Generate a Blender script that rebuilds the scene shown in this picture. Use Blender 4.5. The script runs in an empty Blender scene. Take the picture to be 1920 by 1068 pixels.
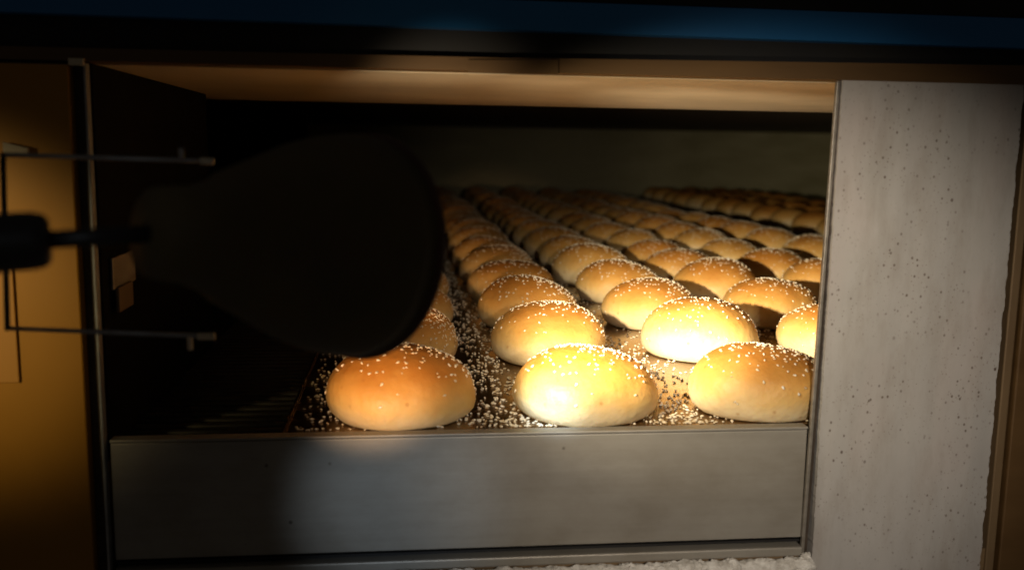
import bpy, bmesh, math, random
from mathutils import Vector, Matrix, noise
PI = math.pi
random.seed(11)
S = bpy.context.scene
C = S.collection

# ---------------------------------------------------------------- helpers
def link(name, bm, mat, parent=None, smooth=True, kind=None):
    me = bpy.data.meshes.new(name); bm.to_mesh(me); bm.free()
    if smooth:
        for p in me.polygons: p.use_smooth = True
    if mat: me.materials.append(mat)
    o = bpy.data.objects.new(name, me); C.objects.link(o)
    if parent: o.parent = parent
    if kind: o['kind'] = kind
    return o
def tag(o, label, cat, group=None):
    o['label'] = label; o['category'] = cat
    if group: o['group'] = group
    return o
def thing(name, label, cat, loc=(0, 0, 0), group=None):
    o = bpy.data.objects.new(name, None); C.objects.link(o); o.location = loc
    o.empty_display_size = .02
    return tag(o, label, cat, group)
def box(bm, x0, x1, y0, y1, z0, z1, bev=0.0):
    """box with its own bevel"""
    b = bmesh.new()
    bmesh.ops.create_cube(b, size=1)
    for v in b.verts:
        v.co = Vector(((x0+x1)/2+v.co.x*(x1-x0), (y0+y1)/2+v.co.y*(y1-y0), (z0+z1)/2+v.co.z*(z1-z0)))
    if bev: bmesh.ops.bevel(b, geom=b.edges[:], offset=bev, segments=2, affect='EDGES', profile=.5)
    me = bpy.data.meshes.new('tmp'); b.to_mesh(me); b.free(); bm.from_mesh(me); bpy.data.meshes.remove(me)
    return bm
def tube(bm, pts, r, n=12, closed_ends=True):
    pts = [Vector(p) for p in pts]; rings = []
    for i, p in enumerate(pts):
        d = (pts[min(i+1, len(pts)-1)]-pts[max(i-1, 0)]).normalized()
        up = Vector((0, 1, 0)) if abs(d.y) < .9 else Vector((0, 0, 1))
        a = d.cross(up).normalized(); b = d.cross(a)
        rr = r[i] if isinstance(r, (list, tuple)) else r
        rings.append([bm.verts.new(p+a*math.cos(t*2*PI/n)*rr+b*math.sin(t*2*PI/n)*rr) for t in range(n)])
    for k in range(len(rings)-1):
        for t in range(n): bm.faces.new((rings[k][t], rings[k][(t+1) % n], rings[k+1][(t+1) % n], rings[k+1][t]))
    if closed_ends:
        bm.faces.new(rings[0][::-1]); bm.faces.new(rings[-1])
    bmesh.ops.recalc_face_normals(bm, faces=bm.faces[:])
    return bm
def ragged_sheet(bm, x0, x1, y0, y1, z0, z1, amp, n=120, seed=0):
    """upright board whose left and right edges are torn"""
    rng = random.Random(seed); cols = []
    for k in range(n+1):
        z = z0+(z1-z0)*k/n
        a = amp*(noise.noise(Vector((z*90, seed, 0)))+.6*rng.uniform(-1, 1)*.5)
        b = amp*(noise.noise(Vector((z*70, seed+5, 0)))*1.4+.5*rng.uniform(-1, 1))
        cols.append([bm.verts.new((x0+a, y0, z)), bm.verts.new((x1+b, y0, z)), bm.verts.new((x1+b, y1, z)), bm.verts.new((x0+a, y1, z))])
    for k in range(n):
        for t in range(4): bm.faces.new((cols[k][t], cols[k][(t+1) % 4], cols[k+1][(t+1) % 4], cols[k+1][t]))
    bm.faces.new(cols[0][::-1]); bm.faces.new(cols[-1])
    bmesh.ops.recalc_face_normals(bm, faces=bm.faces[:])
    return bm

# ---------------------------------------------------------------- materials
class NT:
    def __init__(s, name):
        s.m = bpy.data.materials.new(name); s.m.use_nodes = True
        s.n = s.m.node_tree.nodes; s.l = s.m.node_tree.links; s.b = s.n['Principled BSDF']
    def node(s, t, **kw):
        n = s.n.new(t)
        for k, v in kw.items():
            if hasattr(n, k): setattr(n, k, v)
            else: n.inputs[k].default_value = v
        return n
    def coord(s, kind='Object', scale=(1, 1, 1)):
        tc = s.node('ShaderNodeTexCoord'); mp = s.node('ShaderNodeMapping'); mp.inputs['Scale'].default_value = scale
        s.l.new(tc.outputs[kind], mp.inputs['Vector']); return mp.outputs[0]
    def noise(s, vec, scale, detail=4, rough=.5):
        n = s.node('ShaderNodeTexNoise'); n.inputs['Scale'].default_value = scale
        n.inputs['Detail'].default_value = detail; n.inputs['Roughness'].default_value = rough
        s.l.new(vec, n.inputs['Vector']); return n.outputs['Fac']
    def ramp(s, fac, stops):
        r = s.node('ShaderNodeValToRGB'); e = r.color_ramp.elements
        while len(e) < len(stops): e.new(.5)
        for i, (p, c) in enumerate(stops):
            e[i].position = p; e[i].color = (*c, 1) if len(c) == 3 else c
        s.l.new(fac, r.inputs[0]); return r.outputs[0]
    def mix(s, fac, a, b, mode='MIX'):
        m = s.node('ShaderNodeMix'); m.data_type = 'RGBA'; m.blend_type = mode
        for i, v in ((0, fac), (6, a), (7, b)):
            if hasattr(v, 'links'): s.l.new(v, m.inputs[i])
            else: m.inputs[i].default_value = v if i == 0 else (*v, 1)
        return m.outputs[2]
    def bump(s, h, strength, dist=.001):
        b = s.node('ShaderNodeBump'); b.inputs['Strength'].default_value = strength; b.inputs['Distance'].default_value = dist
        s.l.new(h, b.inputs['Height']); s.l.new(b.outputs[0], s.b.inputs['Normal'])
    def col(s, c):
        if hasattr(c, 'links'): s.l.new(c, s.b.inputs['Base Color'])
        else: s.b.inputs['Base Color'].default_value = (*c, 1)
    def set(s, **kw):
        for k, v in kw.items():
            i = s.b.inputs[k.replace('_', ' ')]
            if hasattr(v, 'links'): s.l.new(v, i)
            else: i.default_value = v
        return s
def metal(name, c1, c2, rough=(.3, .5), metallic=.8, scale=(30, 30, 30), ns=1.0, bump=.1):
    t = NT(name); v = t.coord('Object', scale); n = t.noise(v, ns, 6, .6)
    t.col(t.ramp(n, [(.3, c1), (.7, c2)]))
    t.set(Metallic=metallic, Roughness=t.ramp(n, [(.3, (rough[0],)*3), (.7, (rough[1],)*3)]))
    t.bump(n, bump); return t.m

def bun_material(name, dark):
    t = NT(name)
    tc = t.node('ShaderNodeTexCoord'); sp = t.node('ShaderNodeSeparateXYZ'); t.l.new(tc.outputs['Object'], sp.inputs[0])
    oi = t.node('ShaderNodeObjectInfo')
    n1 = t.noise(t.coord('Object'), 28, 4, .55)
    # height plus noise plus a random bake level per bun
    a = t.node('ShaderNodeMath', operation='MULTIPLY_ADD'); t.l.new(n1, a.inputs[0]); a.inputs[1].default_value = .024; t.l.new(sp.outputs['Z'], a.inputs[2])
    b = t.node('ShaderNodeMath', operation='MULTIPLY_ADD'); t.l.new(oi.outputs['Random'], b.inputs[0]); b.inputs[1].default_value = .012; t.l.new(a.outputs[0], b.inputs[2])
    mr = t.node('ShaderNodeMapRange'); t.l.new(b.outputs[0], mr.inputs[0]); mr.inputs[1].default_value = .020; mr.inputs[2].default_value = .060
    k = dark
    c = t.ramp(mr.outputs[0], [(0, (.76*k, .62*k, .39*k)), (.20, (.74*k, .56*k, .30*k)), (.42, (.70*k, .45*k, .16*k)), (.70, (.63*k, .33*k, .08*k)), (1, (.47*k, .19*k, .03*k))])
    fine = t.noise(t.coord('Object'), 160, 3, .6)
    c = t.mix(t.ramp(fine, [(.35, (.0,)*3), (.75, (.16,)*3)]), c, (.34, .13, .03))
    blis = t.node('ShaderNodeTexVoronoi'); blis.inputs['Scale'].default_value = 85; t.l.new(t.coord('Object'), blis.inputs['Vector'])
    c = t.mix(t.ramp(blis.outputs['Distance'], [(.05, (.5,)*3), (.16, (0,)*3)]), c, (.38*k, .15*k, .03*k))
    t.col(c)
    t.set(Roughness=.52); t.b.inputs['Specular IOR Level'].default_value = .45
    t.b.inputs['Subsurface Weight'].default_value = .12
    t.b.inputs['Subsurface Radius'].default_value = (.006, .003, .001); t.b.inputs['Subsurface Scale'].default_value = .6
    big = t.noise(t.coord('Object'), 40, 3, .5)
    h = t.node('ShaderNodeMath', operation='MULTIPLY_ADD'); t.l.new(fine, h.inputs[0]); h.inputs[1].default_value = .45; t.l.new(big, h.inputs[2])
    t.bump(h.outputs[0], .6, .002)
    return t.m

M = {}
M['bun'] = bun_material('baked_crust', 1.0)
M['bun_plain'] = bun_material('plain_crust', .85)
t = NT('sesame'); n = t.noise(t.coord('Object'), 330, 2)
t.col(t.ramp(n, [(.30, (.45, .27, .11)), (.40, (.70, .57, .37)), (.6, (.84, .77, .62)), (.72, (.9, .85, .74))])); t.set(Roughness=.4); M['sesame'] = t.m
M['tray'] = metal('dark_tray_metal', (.17, .10, .04), (.34, .22, .10), (.16, .32), .93, (18, 18, 18), 1.5, .10)
M['belt'] = metal('belt_steel', (.02, .017, .012), (.05, .045, .03), (.4, .6), .6, (60, 60, 60))
M['floor_dark'] = metal('oven_floor', (.015, .013, .01), (.03, .025, .018), (.5, .7), .3)
M['wall'] = metal('sooty_steel', (.30, .27, .15), (.42, .38, .24), (.5, .7), .3, (6, 6, 20), 1, .05)
M['sidewall'] = metal('shadowed_wall', (.003, .003, .003), (.007, .006, .005), (.7, .9), .0)  # shadow on the left walls put into a near black colour
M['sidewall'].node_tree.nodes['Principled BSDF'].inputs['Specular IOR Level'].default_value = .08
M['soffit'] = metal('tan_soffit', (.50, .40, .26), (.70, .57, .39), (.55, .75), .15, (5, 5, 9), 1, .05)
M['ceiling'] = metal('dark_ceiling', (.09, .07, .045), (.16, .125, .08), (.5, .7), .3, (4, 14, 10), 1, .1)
# brushed front plate
t = NT('brushed_plate')
v = t.coord('Object', (4, 60, 160)); n = t.noise(v, 1, 5, .6); n2 = t.noise(t.coord('Object', (1, 1, 1)), 14, 5, .6)
c = t.mix(n, (.29, .27, .235), (.39, .365, .32)); c = t.mix(t.ramp(n2, [(.45, (0,)*3), (.75, (.45,)*3)]), c, (.20, .17, .13))
sm = t.noise(t.coord('Object', (1, 1, 2.2)), 30, 7, .7)
c = t.mix(t.ramp(sm, [(.45, (0,)*3), (.75, (.28,)*3)]), c, (.17, .14, .10))
vo = t.node('ShaderNodeTexVoronoi'); vo.inputs['Scale'].default_value = 42; t.l.new(t.coord('Object'), vo.inputs['Vector'])
c = t.mix(t.ramp(vo.outputs['Distance'], [(.03, (.8,)*3), (.07, (0,)*3)]), c, (.08, .06, .045))
t.col(c); t.set(Metallic=.35, Roughness=.5); t.bump(n, .08); M['plate'] = t.m
# speckled insulation board
t = NT('speckled_board')
o1 = t.coord('Object'); n = t.noise(o1, 9, 5, .6); n2 = t.noise(t.coord('Object', (1, 1, .35)), 26, 6, .7)
c = t.mix(n, (.35, .335, .32), (.52, .50, .48)); c = t.mix(t.ramp(n2, [(.45, (0,)*3), (.8, (.7,)*3)]), c, (.35, .33, .31))
pk = t.noise(t.coord('Object', (1.0, 1, .5)), 13, 2, .5)
c = t.mix(t.ramp(pk, [(.5, (0,)*3), (.75, (.5,)*3)]), c, (.50, .40, .38))
st = t.noise(t.coord('Object', (1, 1, .10)), 30, 4, .6)
c = t.mix(t.ramp(st, [(.42, (0,)*3), (.72, (.35,)*3)]), c, (.27, .265, .265))
st2 = t.noise(t.coord('Object', (1, 1, .3)), 45, 5, .7)
c = t.mix(t.ramp(st2, [(.48, (0,)*3), (.72, (.45,)*3)]), c, (.26, .22, .18))
dens = t.ramp(t.noise(o1, 16, 3, .5), [(.40, (.0,)*3), (.60, (1,)*3)])
for sc, th, cc in ((210, .20, (.15, .12, .10)), (420, .22, (.26, .23, .20)), (75, .09, (.10, .07, .055))):
    vo = t.node('ShaderNodeTexVoronoi'); vo.inputs['Scale'].default_value = sc; t.l.new(t.coord('Object', (1, 1, .8)), vo.inputs['Vector'])
    sp = t.ramp(vo.outputs['Distance'], [(th*.6, (1,)*3), (th, (0,)*3)])
    rs = t.node('ShaderNodeSeparateColor'); t.l.new(vo.outputs['Color'], rs.inputs[0])
    sel = t.ramp(rs.outputs[0], [(.15, (0,)*3), (.22, (1,)*3)])
    f = t.mix(1.0, sp, sel, 'MULTIPLY'); f = t.mix(1.0, f, dens, 'MULTIPLY')
    c = t.mix(f, c, cc)
t.col(c); t.set(Roughness=.75); t.bump(n2, .25, .0008); M['board'] = t.m
M['lip'] = metal('bright_lip', (.24, .215, .18), (.38, .345, .30), (.35, .5), .5, (50, 50, 120))
M['groove'] = metal('dark_groove', (.03, .022, .015), (.09, .065, .045), (.7, .9), .1, (120, 120, 90))  # mottled dark brown for the grooves
M['orange'] = metal('orange_panel', (.36, .16, .004), (.44, .20, .008), (.38, .55), .15, (6, 6, 4), 1, .06)
M['orange_light'] = metal('orange_reflection', (.46, .21, .03), (.52, .25, .04), (.38, .55), .1, (6, 6, 4), 1, .06)  # lighter orange stands for a reflection on the panel
M['ochre'] = metal('ochre_frame', (.10, .052, .016), (.15, .08, .026), (.5, .7), .2, (8, 30, 40), 1, .2)
M['brown'] = metal('brown_frame', (.15, .095, .05), (.24, .16, .08), (.5, .7), .2, (20, 20, 8), 1, .15)
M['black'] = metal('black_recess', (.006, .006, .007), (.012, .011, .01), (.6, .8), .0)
M['blue'] = metal('blue_cladding', (.018, .17, .45), (.025, .20, .52), (.35, .5), .1, (10, 10, 10), 1, .04)
M['lamp'] = metal('lamp_black', (.08, .058, .02), (.12, .085, .03), (.55, .75), .1, (40, 40, 40))
M['rim'] = metal('lamp_rim_brown', (.06, .025, .010), (.10, .035, .014), (.45, .6), .1, (40, 40, 40))
M['knob'] = metal('knob_black', (.006, .005, .005), (.012, .01, .008), (.4, .6), 0, (40, 40, 40))
M['wire'] = metal('wire_steel', (.22, .22, .22), (.4, .4, .4), (.35, .5), .4, (60, 60, 60))
M['tab'] = metal('pale_tab', (.6, .5, .33), (.7, .6, .42), (.5, .6), 0)
t = NT('mineral_wool'); n = t.noise(t.coord('Object'), 180, 6, .7)
t.col(t.ramp(n, [(.3, (.42, .39, .34)), (.65, (.74, .72, .68))])); t.set(Roughness=.95); t.bump(n, .3, .001); M['wool'] = t.m
t = NT('bulb_glow'); t.col((1, .9, .7)); t.set(Emission_Color=(1, .78, .45, 1), Emission_Strength=6.0); M['bulb'] = t.m

# ---------------------------------------------------------------- setting
OX0, OX1, OZ0, OZ1, WY = -.1800, .2690, -.0800, .2256, .575      # the opening and the plane of the oven front
def struct(name, *b, mat, smooth=False):
    bm = bmesh.new()
    for a in b: box(bm, *a)
    return link(name, bm, M[mat], None, smooth, 'structure')
struct('oven_floor', (-.36, 1.80, .60, 3.62, -.10, -.014), mat='floor_dark')
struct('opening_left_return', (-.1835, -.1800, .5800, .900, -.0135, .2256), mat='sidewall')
struct('oven_back_wall', (-.36, 1.80, 3.62, 3.66, -.10, .30), mat='wall')
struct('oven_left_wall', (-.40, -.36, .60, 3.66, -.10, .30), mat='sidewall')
struct('oven_right_wall', (1.80, 1.84, .60, 3.66, -.10, .30), mat='wall')
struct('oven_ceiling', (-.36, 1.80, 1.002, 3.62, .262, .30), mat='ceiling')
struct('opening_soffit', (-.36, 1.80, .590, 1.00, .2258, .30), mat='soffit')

# ---------------------------------------------------------------- conveyor belt with cross rods
bt = thing('conveyor_belt', 'dark steel mesh belt with close cross rods, under the baking trays', 'conveyor belt', (0, .6, -.008))
bm = bmesh.new()
y = .602
k = 0
while y < 3.6:
    yy = y-.6
    tube(bm, [(-.178, yy, 0), (1.75, yy, 0)], .0028, 6, False); y += .0135; k += 1
link('cross_rods', bm, M['belt'], bt)
bm = bmesh.new()
for x in [-.17, -.12, -.085, .76, 1.70]: box(bm, x, x+.004, 0, 3.0, -.0045, -.002)
link('side_links', bm, M['belt'], bt, False)

# ---------------------------------------------------------------- trays
def tray(x0, x1, y0, y1, label, lip=False):
    t = thing('baking_tray', label, 'baking tray', ((x0+x1)/2, y0, -.004), 'baking trays on the belt')
    hw = (x1-x0)/2; L = y1-y0
    bm = bmesh.new(); box(bm, -hw, hw, 0, L, 0, .004, .0012)
    link('sheet', bm, M['tray'], t, False)
    h = .012 if lip else .0055
    for a in (-hw-.002, hw):
        bm = bmesh.new(); box(bm, a, a+.002, 0, L, 0, h, .0006)
        link('side_rim', bm, M['lip'] if lip else M['tray'], t, False)
    return t
RP, Y1R, CP = .155, .640, .130                      # row pitch, first row, column pitch
ords = 'first second third fourth fifth sixth seventh eighth ninth tenth eleventh twelfth thirteenth fourteenth fifteenth sixteenth seventeenth eighteenth nineteenth twentieth'.split()
tray(-.075, .715, .583, .583+.155*6-.003, 'dark nonstick tray strewn with sesame, right behind the grey front plate')
tray(-.075, .715, .583+.155*6, .583+.155*12-.003, 'dark nonstick tray of seeded buns, middle one of the left line of three')
tray(-.075, .715, .583+.155*12, .583+.155*18.4, 'dark nonstick tray of seeded buns, farthest of the left line, in near darkness')
tray(.868, 1.66, .60, .583+.155*18.4, 'tray of plain unseeded buns at far right beyond the dark gap', True)

# ---------------------------------------------------------------- buns
PROF = [(0, .0), (.020, 0), (.0400, .0001), (.0445, .0016), (.0482, .0058), (.0502, .0125), (.0497, .0195), (.0468, .0270), (.0412, .0338), (.0328, .0397), (.0224, .0440), (.0112, .0464), (0, .0471)]
def smoothprof(z01): pass
def bun_mesh(seed):
    rng = random.Random(seed); N = 48
    bm = bmesh.new(); rings = []
    off = Vector((seed*3.1, seed*1.7, 0))
    # refine profile with catmull-rom
    P = PROF; Q = []
    for i in range(len(P)-1):
        p0 = P[max(i-1, 0)]; p1 = P[i]; p2 = P[i+1]; p3 = P[min(i+2, len(P)-1)]
        for s in (0, .5):
            f = lambda a, b, c, d: .5*((2*b)+(-a+c)*s+(2*a-5*b+4*c-d)*s*s+(-a+3*b-3*c+d)*s**3)
            Q.append((max(0, f(p0[0], p1[0], p2[0], p3[0])), max(0, f(p0[1], p1[1], p2[1], p3[1]))))
    Q.append(P[-1])
    def warp(co):
        a = noise.noise(co*18+off)*.0042+noise.noise(co*45+off)*.0013
        s = 1+a/.05
        z = co.z*(1+noise.noise(Vector((co.x*12, co.y*12, seed)))*.11)
        ang = math.atan2(co.y, co.x)
        e = 1+.028*math.cos(2*ang+seed)+.016*math.cos(3*ang+seed*2)
        return Vector((co.x*s*e, co.y*s*e, z))
    bot = bm.verts.new(warp(Vector((0, 0, Q[0][1]))))
    for r, z in Q[1:-1]:
        rings.append([bm.verts.new(warp(Vector((r*math.cos(t*2*PI/N), r*math.sin(t*2*PI/N), z)))) for t in range(N)])
    top = bm.verts.new(warp(Vector((0, 0, Q[-1][1]))))
    for t in range(N):
        bm.faces.new((bot, rings[0][(t+1) % N], rings[0][t])); bm.faces.new((top, rings[-1][t], rings[-1][(t+1) % N]))
    for k in range(len(rings)-1):
        for t in range(N): bm.faces.new((rings[k][t], rings[k][(t+1) % N], rings[k+1][(t+1) % N], rings[k+1][t]))
    bmesh.ops.recalc_face_normals(bm, faces=bm.faces[:])
    return bm
def seed_geo(bm, pos, nrm, rng, s=1.0):
    """one sesame seed: a small flattened teardrop"""
    nrm = nrm.normalized(); a = nrm.orthogonal().normalized(); a.rotate(Matrix.Rotation(rng.uniform(0, 2*PI), 3, nrm)); b = nrm.cross(a)
    L = rng.choice((.0010, .0012, .0013, .0015, .0016))*s; W = L*rng.uniform(.55, .7); H = L*.42
    tilt = rng.uniform(-.35, .35)
    a = (a*math.cos(tilt)+nrm*math.sin(tilt)).normalized(); n2 = a.cross(b); n2 = n2 if n2.dot(nrm) > 0 else -n2
    c = pos+nrm*H*.7
    tip = bm.verts.new(c+a*L*1.15); tail = bm.verts.new(c-a*L*.85); rs = []
    for u, w in ((.55, .6), (-.05, 1.0), (-.6, .72)):
        rs.append([bm.verts.new(c+a*L*u+b*W*w*math.cos(q*PI/3)+n2*H*w*math.sin(q*PI/3)) for q in range(6)])
    for q in range(6):
        p = (q+1) % 6
        bm.faces.new((tip, rs[0][q], rs[0][p])); bm.faces.new((tail, rs[2][p], rs[2][q]))
        for k in range(2): bm.faces.new((rs[k][p], rs[k][q], rs[k+1][q], rs[k+1][p]))
def topping(bunbm, seed, count):
    rng = random.Random(seed*7+1); bm = bmesh.new()
    faces = [f for f in bunbm.faces if f.calc_center_median().z > .012]
    pts = []; tries = 0
    while len(pts) < count and tries < 60000:
        tries += 1
        f = rng.choice(faces); c = f.calc_center_median(); n = f.normal
        if rng.random() > f.calc_area()/4.5e-5: continue
        # thick on the crown and the far right shoulder, bare on the near left cheek
        w = max(0, (c.z-.024)/.020)
        side = (c.x*.75+c.y*.85)/.05
        p = .010+.55*w*(.18+.82*max(0, min(1, side+.30)))+.55*max(0, side-.10)*min(1, (c.z-.010)/.012)
        p *= .5+.9*max(0, noise.noise(c*70+Vector((seed, 0, 0)))+.35)
        if rng.random() > p: continue
        vs = [v.co for v in f.verts]; w1 = [rng.random() for _ in vs]; sm = sum(w1)
        q = sum((v*k for v, k in zip(vs, w1)), Vector())/sm
        if any((q-o).length < .0013 for o in pts): continue
        pts.append(q); seed_geo(bm, q, n, rng)
    return bm
NV = 8
bun_meshes, top_meshes = [], []
for k in range(NV):
    b = bun_mesh(k+1)
    tb = topping(b, k+1, 430)
    me = bpy.data.meshes.new('bun_crumb'); b.to_mesh(me); b.free()
    for p in me.polygons: p.use_smooth = True
    me.materials.append(M['bun']); bun_meshes.append(me)
    mt = bpy.data.meshes.new('sesame_topping'); tb.to_mesh(mt); tb.free()
    for p in mt.polygons: p.use_smooth = True
    mt.materials.append(M['sesame']); top_meshes.append(mt)
plain_meshes = []
for k in range(4):
    me = bun_meshes[k].copy(); me.materials.clear(); me.materials.append(M['bun_plain']); plain_meshes.append(me)

def board_edge_hides(x, y, r=.05):      # True when the speckled board hides the whole bun
    return (x-r)/y > .4665
def shade_hides(x, y):
    return x < .01 and y > 1.05
def label_for(ci, rank, hidden, first):
    ofile = ords[ci]
    if ci == 0 and rank == 0: return 'deep orange seeded bun at front left, just under the dark round shade'
    if ci == 1 and rank == 0: return 'seeded bun with the white glare, middle of the three in the front row'
    if ci == 2 and rank == 0: return 'pale golden seeded bun at front right, touching the grey speckled board edge'
    return 'seeded bun, %s from the front in the %s file from the left' % (ords[rank], ofile)
rng = random.Random(5)
buns = []          # centres of the seeded buns
NR = 18
for ci in range(6):
    rank = 0
    for r in range(NR):
        x = CP*ci + rng.uniform(-.004, .004) - .002; y = Y1R+RP*r + rng.uniform(-.006, .006)
        if (ci, r) == (0, 0): x, y = -.003, .624
        if (ci, r) == (1, 0): x, y = .1240, .623
        if (ci, r) == (2, 0): x, y = .2520, .624
        if (ci, r) == (2, 1): x, y = .2660, .800
        if (ci, r) == (1, 1): x, y = .1260, .795
        hid = board_edge_hides(x, y)
        k = rng.randrange(NV)
        if hid: lab = 'seeded bun hidden behind the speckled board, %s back in the %s file' % (ords[r], ords[ci])
        else: lab = label_for(ci, rank, hid, False); rank += 1
        root = bpy.data.objects.new('bun', bun_meshes[k]); C.objects.link(root)
        root.location = (x, y, .0002); root.rotation_euler = (0, 0, rng.uniform(-.5, .5))
        s = rng.uniform(.95, 1.06) if r else .975; root.scale = (s*1.01, s, s*rng.uniform(.95, 1.08))
        tag(root, lab, 'bun', 'seeded buns set out on the trays')
        tp = bpy.data.objects.new('sesame_topping', top_meshes[k]); C.objects.link(tp); tp.parent = root; tp['kind'] = 'stuff'
        buns.append((x, y))
for ci in range(3):
    rank = 0
    for r in range(12):
        x = .945+.125*ci+rng.uniform(-.004, .004); y = 1.92+.138*r+rng.uniform(-.005, .005)
        if board_edge_hides(x, y) or y > 3.5: continue
        root = bpy.data.objects.new('bun', plain_meshes[rng.randrange(4)]); C.objects.link(root)
        root.location = (x, y, .0002); root.rotation_euler = (0, 0, rng.uniform(0, 6.28)); s = rng.uniform(.98, 1.08); root.scale = (s, s, s*1.05)
        tag(root, 'plain bun beyond the dark gap, %s from the front in its %s file' % (ords[rank], ords[ci]), 'bun', 'plain buns on the far right tray'); rank += 1

# ---------------------------------------------------------------- loose sesame on the trays
bm = bmesh.new(); rng = random.Random(3)
def nearbun(x, y):
    return any((x-a)**2+(y-b)**2 < .0385**2 for a, b in buns)
cnt = 0; tries = 0
while cnt < 6500 and tries < 90000:
    tries += 1
    y = .588+1.5*rng.random()**1.6; x = rng.uniform(-.07, .70)
    if x/y > .50: continue
    d = .5+1.3*max(0, noise.noise(Vector((x*14, y*14, 2)))+.2)
    fx = (x/CP) % 1.0
    gap = 1-abs(fx-.5)*2                     # 1 midway between files
    p = d*(.12+.9*gap**1.5)
    if x < -.03: p = .50*d*(1 if y < .8 else .5)
    if 0 < x < .13 and gap > .3: p *= 1.8
    if y < .60: p *= .55
    if rng.random() > p or nearbun(x, y): continue
    seed_geo(bm, Vector((x, y, .0002)), Vector((rng.uniform(-.2, .2), rng.uniform(-.2, .2), 1)), rng, rng.uniform(.95, 1.35)); cnt += 1
print('loose seeds', cnt)
lo = link('loose_sesame_seeds', bm, M['sesame'], None, True, 'stuff')
tag(lo, 'loose white sesame seeds scattered over the dark tray between the buns', 'sesame seeds')

# ---------------------------------------------------------------- front plate under the belt
pl = thing('front_plate', 'wide grey brushed metal plate across the opening below the buns', 'metal plate', (.045, WY, -.078))
bm = bmesh.new(); box(bm, -.2235, .2225, 0, .004, .0012, .0765, .0008)
link('face', bm, M['plate'], pl, False)
bm = bmesh.new(); box(bm, -.2235, .2225, -.0012, .0085, .0770, .0788, .0006)
link('top_flange', bm, M['plate'], pl, False)
sl = thing('opening_sill', 'narrow metal rail under the grey front plate', 'rail', (.045, WY-.004, -.09))
bm = bmesh.new(); box(bm, -.2235, .2225, 0, .012, .0015, .0080, .001); link('rail', bm, M['plate'], sl, False)
bm = bmesh.new(); box(bm, -.2235, .2225, .006, .03, .0095, .0112); link('gap_shade', bm, M['black'], sl, False)  # black strip stands for the shade in the gap under the plate
bm = bmesh.new(); box(bm, -.2235, .36, .004, .05, -.05, .0005); link('lower_frame', bm, M['brown'], sl, False)

# insulation wool under the rail
bm = bmesh.new(); rw = random.Random(21)
x = -.045
while x < .268:
    rr = rw.uniform(.0024, .0052)*(1 if x > -.02 else .7)
    for q in range(3):
        b2 = bmesh.new(); bmesh.ops.create_icosphere(b2, subdivisions=3, radius=rr*rw.uniform(.6, 1.1))
        o3 = Vector((rw.random()*50, 0, 0))
        for v in b2.verts:
            v.co *= 1+.30*noise.noise(v.co*230+o3); v.co.x *= 1.3
            v.co += Vector((x+rw.uniform(-.003, .003), rw.uniform(-.002, .001), rw.uniform(-.0022, .0024)))
        me = bpy.data.meshes.new('tmp'); b2.to_mesh(me); b2.free(); bm.from_mesh(me); bpy.data.meshes.remove(me)
    x += rr*rw.uniform(.5, .95)
w = link('insulation_wool', bm, M['wool']); w.location = (0, WY-.009, -.0925)
rm = w.modifiers.new('remesh', 'REMESH'); rm.mode = 'VOXEL'; rm.voxel_size = .0006; rm.use_smooth_shade = True
tag(w, 'lumpy white mineral wool stuffed along under the bottom rail', 'insulation')

# ---------------------------------------------------------------- right: metal edge, torn groove and speckled board
re = thing('right_edge_strip', 'thin pale metal edge between the buns and the speckled board', 'edge strip', (.2683, WY, -.09)); re.rotation_euler = (0, .0135, 0)
bm = bmesh.new(); box(bm, -.0010, .0012, -.002, .001, 0, .3155, .0004); link('lip', bm, M['lip'], re, False)
bm = bmesh.new(); box(bm, .0013, .0046, .0015, .005, 0, .3155); link('groove', bm, M['groove'], re, False)
bm = bmesh.new(); bmesh.ops.create_icosphere(bm, subdivisions=4, radius=.0036)
for v in bm.verts: v.co *= 1+.35*noise.noise(v.co*500)
k = link('wool_tuft', bm, M['wool'], re); k.location = (.0005, -.007, .002)
bd = thing('speckled_board', 'tall grey insulation board with dark specks, right of the opening', 'board', (.336, WY, -.12))
bm = bmesh.new(); ragged_sheet(bm, -.0612, .0615, -.003, .0055, 0, .3467, .0007, 160, 3)
link('panel', bm, M['board'], bd, False)
fr = thing('door_post', 'brown metal door frame post at the right edge, past the board', 'frame post', (.40, WY, -.12))
bm = bmesh.new(); box(bm, -.0012, .0020, .004, .03, 0, .3465); link('groove', bm, M['groove'], fr, False)
bm = bmesh.new(); box(bm, .0022, .0085, -.002, .03, 0, .3465, .0008); link('inner_strip', bm, M['brown'], fr, False)
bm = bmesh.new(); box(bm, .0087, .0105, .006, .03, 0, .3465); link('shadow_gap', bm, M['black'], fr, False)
bm = bmesh.new(); box(bm, .0108, .12, -.004, .03, 0, .3465, .001); link('outer_post', bm, M['ochre'], fr, False)

# ---------------------------------------------------------------- top: ochre lintel, black recess, blue cladding
lt = thing('lintel_strip', 'ochre metal strip with bent patches along the top of the opening', 'lintel', (0, WY-.004, .2258))
bm = bmesh.new()
def wedge(bm, x0, x1, y0, y1, za0, za1, zb0, zb1):
    v = [bm.verts.new(p) for p in ((x0, y0, za0), (x1, y0, zb0), (x1, y1, zb0), (x0, y1, za0), (x0, y0, za1), (x1, y0, zb1), (x1, y1, zb1), (x0, y1, za1))]
    for f in ((0, 1, 5, 4), (1, 2, 6, 5), (2, 3, 7, 6), (3, 0, 4, 7), (4, 5, 6, 7), (0, 3, 2, 1)): bm.faces.new([v[i] for i in f])
    bmesh.ops.recalc_face_normals(bm, faces=bm.faces[:])
wedge(bm, -.40, .0655, 0, .018, .0002, .0068, .0005, .0085)
wedge(bm, .0656, .60, 0, .018, .0003, .0087, .0006, .0150)
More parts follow.
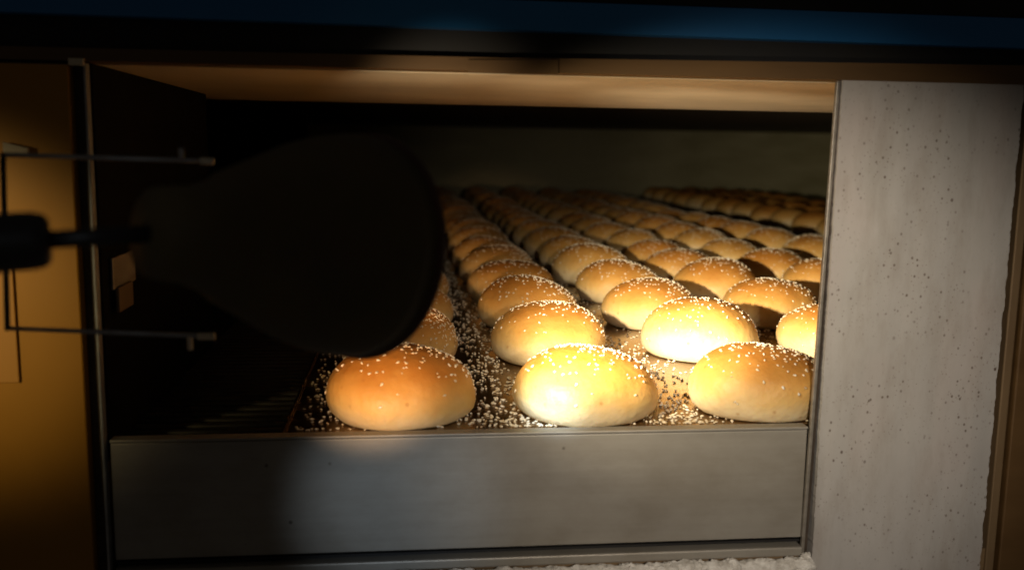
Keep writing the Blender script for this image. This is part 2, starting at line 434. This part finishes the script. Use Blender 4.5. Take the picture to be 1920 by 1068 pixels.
link('strip', bm, M['ochre'], lt, False)
bm = bmesh.new(); wedge(bm, .0385, .0930, -.0012, -.0001, -.0010, .0066, -.0004, .0082)
link('bent_patch', bm, M['ochre'], lt, False)
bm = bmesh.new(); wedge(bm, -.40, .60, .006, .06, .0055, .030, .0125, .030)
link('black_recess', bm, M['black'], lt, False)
bl = thing('blue_cladding', 'dark blue painted steel band across the top of the oven', 'cladding', (0, WY-.012, .2495))
bm = bmesh.new(); wedge(bm, -.40, .60, .004, .016, .0030, .0185, -.0020, .0170); link('band', bm, M['blue'], bl, False)
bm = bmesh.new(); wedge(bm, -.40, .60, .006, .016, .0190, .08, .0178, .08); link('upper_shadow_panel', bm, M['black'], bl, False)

# ---------------------------------------------------------------- left: orange panel and dark jamb
lp = thing('orange_panel', 'plain orange metal panel left of the opening, behind the knob', 'panel', (-.30, WY, -.12))
bm = bmesh.new(); box(bm, -.12, .1105, -.006, .02, 0, .3440, .001); link('face', bm, M['orange'], lp, False)
bm = bmesh.new(); box(bm, .058, .0745, -.0078, -.0062, .1590, .2280, .0006); link('reflection_plate', bm, M['orange_light'], lp, False)  # raised plate stands in for a pale reflection on the panel
lj = thing('left_jamb', 'dark left jamb of the opening with a thin pale inner edge', 'jamb', (-.18, WY, -.12))
bm = bmesh.new(); box(bm, -.0090, -.0024, .002, .03, 0, .3450); link('groove', bm, M['groove'], lj, False)
bm = bmesh.new(); box(bm, -.0022, -.0006, -.004, .003, 0, .3453, .0005); link('inner_edge', bm, M['wire'], lj, False)
bm = bmesh.new(); box(bm, -.0094, -.0008, -.0065, -.0045, .3435, .3475, .0006); link('clip', bm, M['tab'], lj, False)
tb = thing('metal_tab', 'small pale bent tab just inside the left jamb', 'tab', (-.168, .592, .092))
bm = bmesh.new(); box(bm, -.0112, -.0095, .002, .050, -.002, .018, .0005); link('tab_face', bm, M['lip'], tb, False)
bm = bmesh.new(); box(bm, -.0094, -.0070, .004, .034, -.016, -.0005, .0005); link('folded_end', bm, M['brown'], tb, False)

# ---------------------------------------------------------------- lamp: knob, shaft, bell shade
KN = Vector((-.127, .327, .147)); BC = Vector((-.0190, .412, .1370))
ax = (BC-KN).normalized()
ax = Vector((.68, .73, -.12)).normalized()
lm = thing('inspection_lamp', 'dark round shade on a black shaft, in front of the left buns', 'lamp', BC)
q = Vector((0, 0, 1)).rotation_difference(ax).to_matrix().to_4x4()
def lathe(bm, prof, n=72):
    rs = [[bm.verts.new((r*math.cos(t*2*PI/n), r*math.sin(t*2*PI/n), z)) for t in range(n)] for r, z in prof]
    for k in range(len(rs)-1):
        for t in range(n): bm.faces.new((rs[k][t], rs[k][(t+1) % n], rs[k+1][(t+1) % n], rs[k+1][t]))
    return rs
def lathed(name, prof, mat, parent):
    bm = bmesh.new(); rs = lathe(bm, prof)
    bmesh.ops.remove_doubles(bm, verts=bm.verts[:], dist=1e-6)
    bmesh.ops.recalc_face_normals(bm, faces=bm.faces[:]); bmesh.ops.transform(bm, matrix=q, verts=bm.verts[:])
    return link(name, bm, mat, parent)
lathed('shade', [(.0480, -.002), (.0474, -.012), (.0450, -.024), (.0405, -.038), (.0345, -.051), (.0280, -.063), (.0220, -.075), (.0180, -.087), (.0165, -.100), (.0, -.103),
                 (.0, -.085), (.0150, -.080), (.0260, -.070), (.0350, -.050), (.0410, -.030), (.0455, -.008), (.0465, -.002), (.0480, -.002)], M['lamp'], lm)
lathed('rim', [(.0478, -.0035), (.0492, -.0022), (.0494, .0000), (.0482, .0012), (.0468, .0004), (.0466, -.0030), (.0478, -.0035)], M['rim'], lm)
bm = bmesh.new(); bmesh.ops.create_uvsphere(bm, u_segments=24, v_segments=16, radius=.009)
b = link('bulb', bm, M['bulb'], lm); b.location = ax*-.030
back = ax*-.100
bm = bmesh.new(); tube(bm, [back, back*.5+(KN-BC)*.5, KN-BC], .0031, 16); link('shaft', bm, M['knob'], lm)
ks = (KN-BC); kd = (ks-back).normalized()
bm = bmesh.new(); tube(bm, [ks-kd*.009, ks-kd*.0075, ks-kd*.004, ks+kd*.016, ks+kd*.030], [.0070, .0088, .0098, .0102, .0102], 28)
link('knob', bm, M['knob'], lm)

# ---------------------------------------------------------------- wire bracket
def PT(x, y, z, k=.45/.4): return Vector((x*k, y*k, .18+(z-.18)*k))
p1, p2 = PT(-.1600, .4, .1747), PT(-.0795, .4, .1733); p3, p4 = PT(-.1625, .4, .1038), PT(-.0812, .4, .0998)
wb = thing('wire_bracket', 'thin u-shaped steel wire bracket with two prongs across the left jamb', 'bracket', p1)
def seg(name, a, b, r, mat='wire', n=10):
    bm = bmesh.new(); tube(bm, [a-p1, (a+b)/2-p1, b-p1], r, n); return link(name, bm, M['tab' if mat == 'lip' else mat], wb)
seg('prong', p1, p2, .0011); seg('prong', p3, p4, .0011)
seg('prong_tip', p2-Vector((.004, 0, 0)), p2+Vector((.002, 0, -.0002)), .0016, 'lip'); seg('prong_tip', p4-Vector((.006, 0, 0)), p4+Vector((.002, 0, 0)), .0017, 'lip')
seg('crossbar', p1+Vector((0, 0, .001)), p3-Vector((0, 0, .001)), .0013, 'knob')
seg('pin', p2+Vector((-.0125, 0, -.0005)), p2+Vector((-.0125, 0, .0060)), .0013); seg('pin', p4+Vector((-.0095, 0, .0005)), p4+Vector((-.0095, 0, -.0065)), .0013, 'lip')
cl = thing('wire_clip', 'small pale clip on the orange panel near the bracket corner', 'clip', (-.2185, .5660, .1735))
bm = bmesh.new(); wedge(bm, -.0065, .0065, -.003, 0, .0005, .006, -.0025, .003); link('clip_face', bm, M['tab'], cl, False)

# ---------------------------------------------------------------- camera
cam = bpy.data.cameras.new('camera'); co = bpy.data.objects.new('camera', cam); C.objects.link(co); S.camera = co
pitch, yaw, roll = math.radians(8.25), math.radians(6.7), math.radians(.9)
F = Vector((math.sin(yaw)*math.cos(pitch), math.cos(yaw)*math.cos(pitch), -math.sin(pitch)))
R = Vector((math.cos(yaw), -math.sin(yaw), 0)); U = R.cross(F)
R2 = R*math.cos(roll)+U*math.sin(roll); U2 = U*math.cos(roll)-R*math.sin(roll)
mw = Matrix((R2, U2, -F)).transposed().to_4x4(); mw.translation = Vector((0, 0, .18)); co.matrix_world = mw
cam.sensor_width = 36; cam.lens = 1750/1920*36; cam.clip_start = .01; cam.clip_end = 60
cam.dof.use_dof = True; cam.dof.focus_distance = .74; cam.dof.aperture_fstop = 6.3

# ---------------------------------------------------------------- lamps and added fill spots
def spot(name, loc, target, power, color, size, blend, radius):
    d = bpy.data.lights.new(name, 'SPOT'); d.energy = power; d.color = color; d.spot_size = math.radians(size); d.spot_blend = blend; d.shadow_soft_size = radius
    o = bpy.data.objects.new(name, d); C.objects.link(o); o.location = loc
    o.rotation_euler = (Vector(target)-Vector(loc)).to_track_quat('-Z', 'Y').to_euler(); return o
L1 = BC+ax*.004
spot('lamp_beam', L1, (.60, 1.15, .035), 2.8, (1.0, .84, .58), 70, .6, .006)
spot('lamp_core', L1, (.45, 1.05, .045), 38.0, (1.0, .87, .63), 48, 1.0, .006)
spot('front_bun_glare', L1, (.102, .595, .018), 8.5, (.55, .78, 1.0), 15, 1.0, .004)  # extra cool spot added for the glare on the front centre bun
spot('second_row_glare', L1, (.245, .755, .012), 7.5, (.50, .78, 1.0), 11, 1.0, .004)  # extra cool spot added for the glare on a second row bun
spot('soffit_fill', L1, (.05, .70, .219), 1.7, (1.0, .82, .58), 44, 1.0, .006)  # extra spot added at the lamp mouth to brighten the soffit
spot('front_fill', (.10, -.06, .20), (.235, .60, .016), 9.6, (1.0, .87, .72), 44, .85, .012)  # fill added near the camera for plate, board and lintel
spot('phone_light', (-.03, .03, .08), (.0, .575, -.045), 3.0, (.72, .85, 1.0), 17, 1.0, .01)
spot('bun_fill', (-.08, .10, .085), (-.014, .62, .036), 18.0, (1.0, .64, .35), 13, 1.0, .01)  # warm fill added to brighten the front left bun
spot('panel_fill', (-.50, .10, .18), (-.275, .57, .080), 5.5, (1.0, .76, .36), 26, 1.0, .02)  # warm fill added out of view to light the orange panel
spot('bracket_fill', (-.10, -.20, .30), (-.112, .45, .137), .45, (.8, .9, 1.0), 9, 1.0, .02)  # weak cool fill added to pick out the wire bracket
W = bpy.data.worlds.new('World'); S.world = W; W.use_nodes = True
W.node_tree.nodes['Background'].inputs[0].default_value = (1, .86, .72, 1); W.node_tree.nodes['Background'].inputs[1].default_value = .018

S.view_settings.view_transform = 'Standard'; S.view_settings.look = 'None'; S.view_settings.exposure = 0; S.view_settings.gamma = 1
S.render.engine = 'CYCLES'
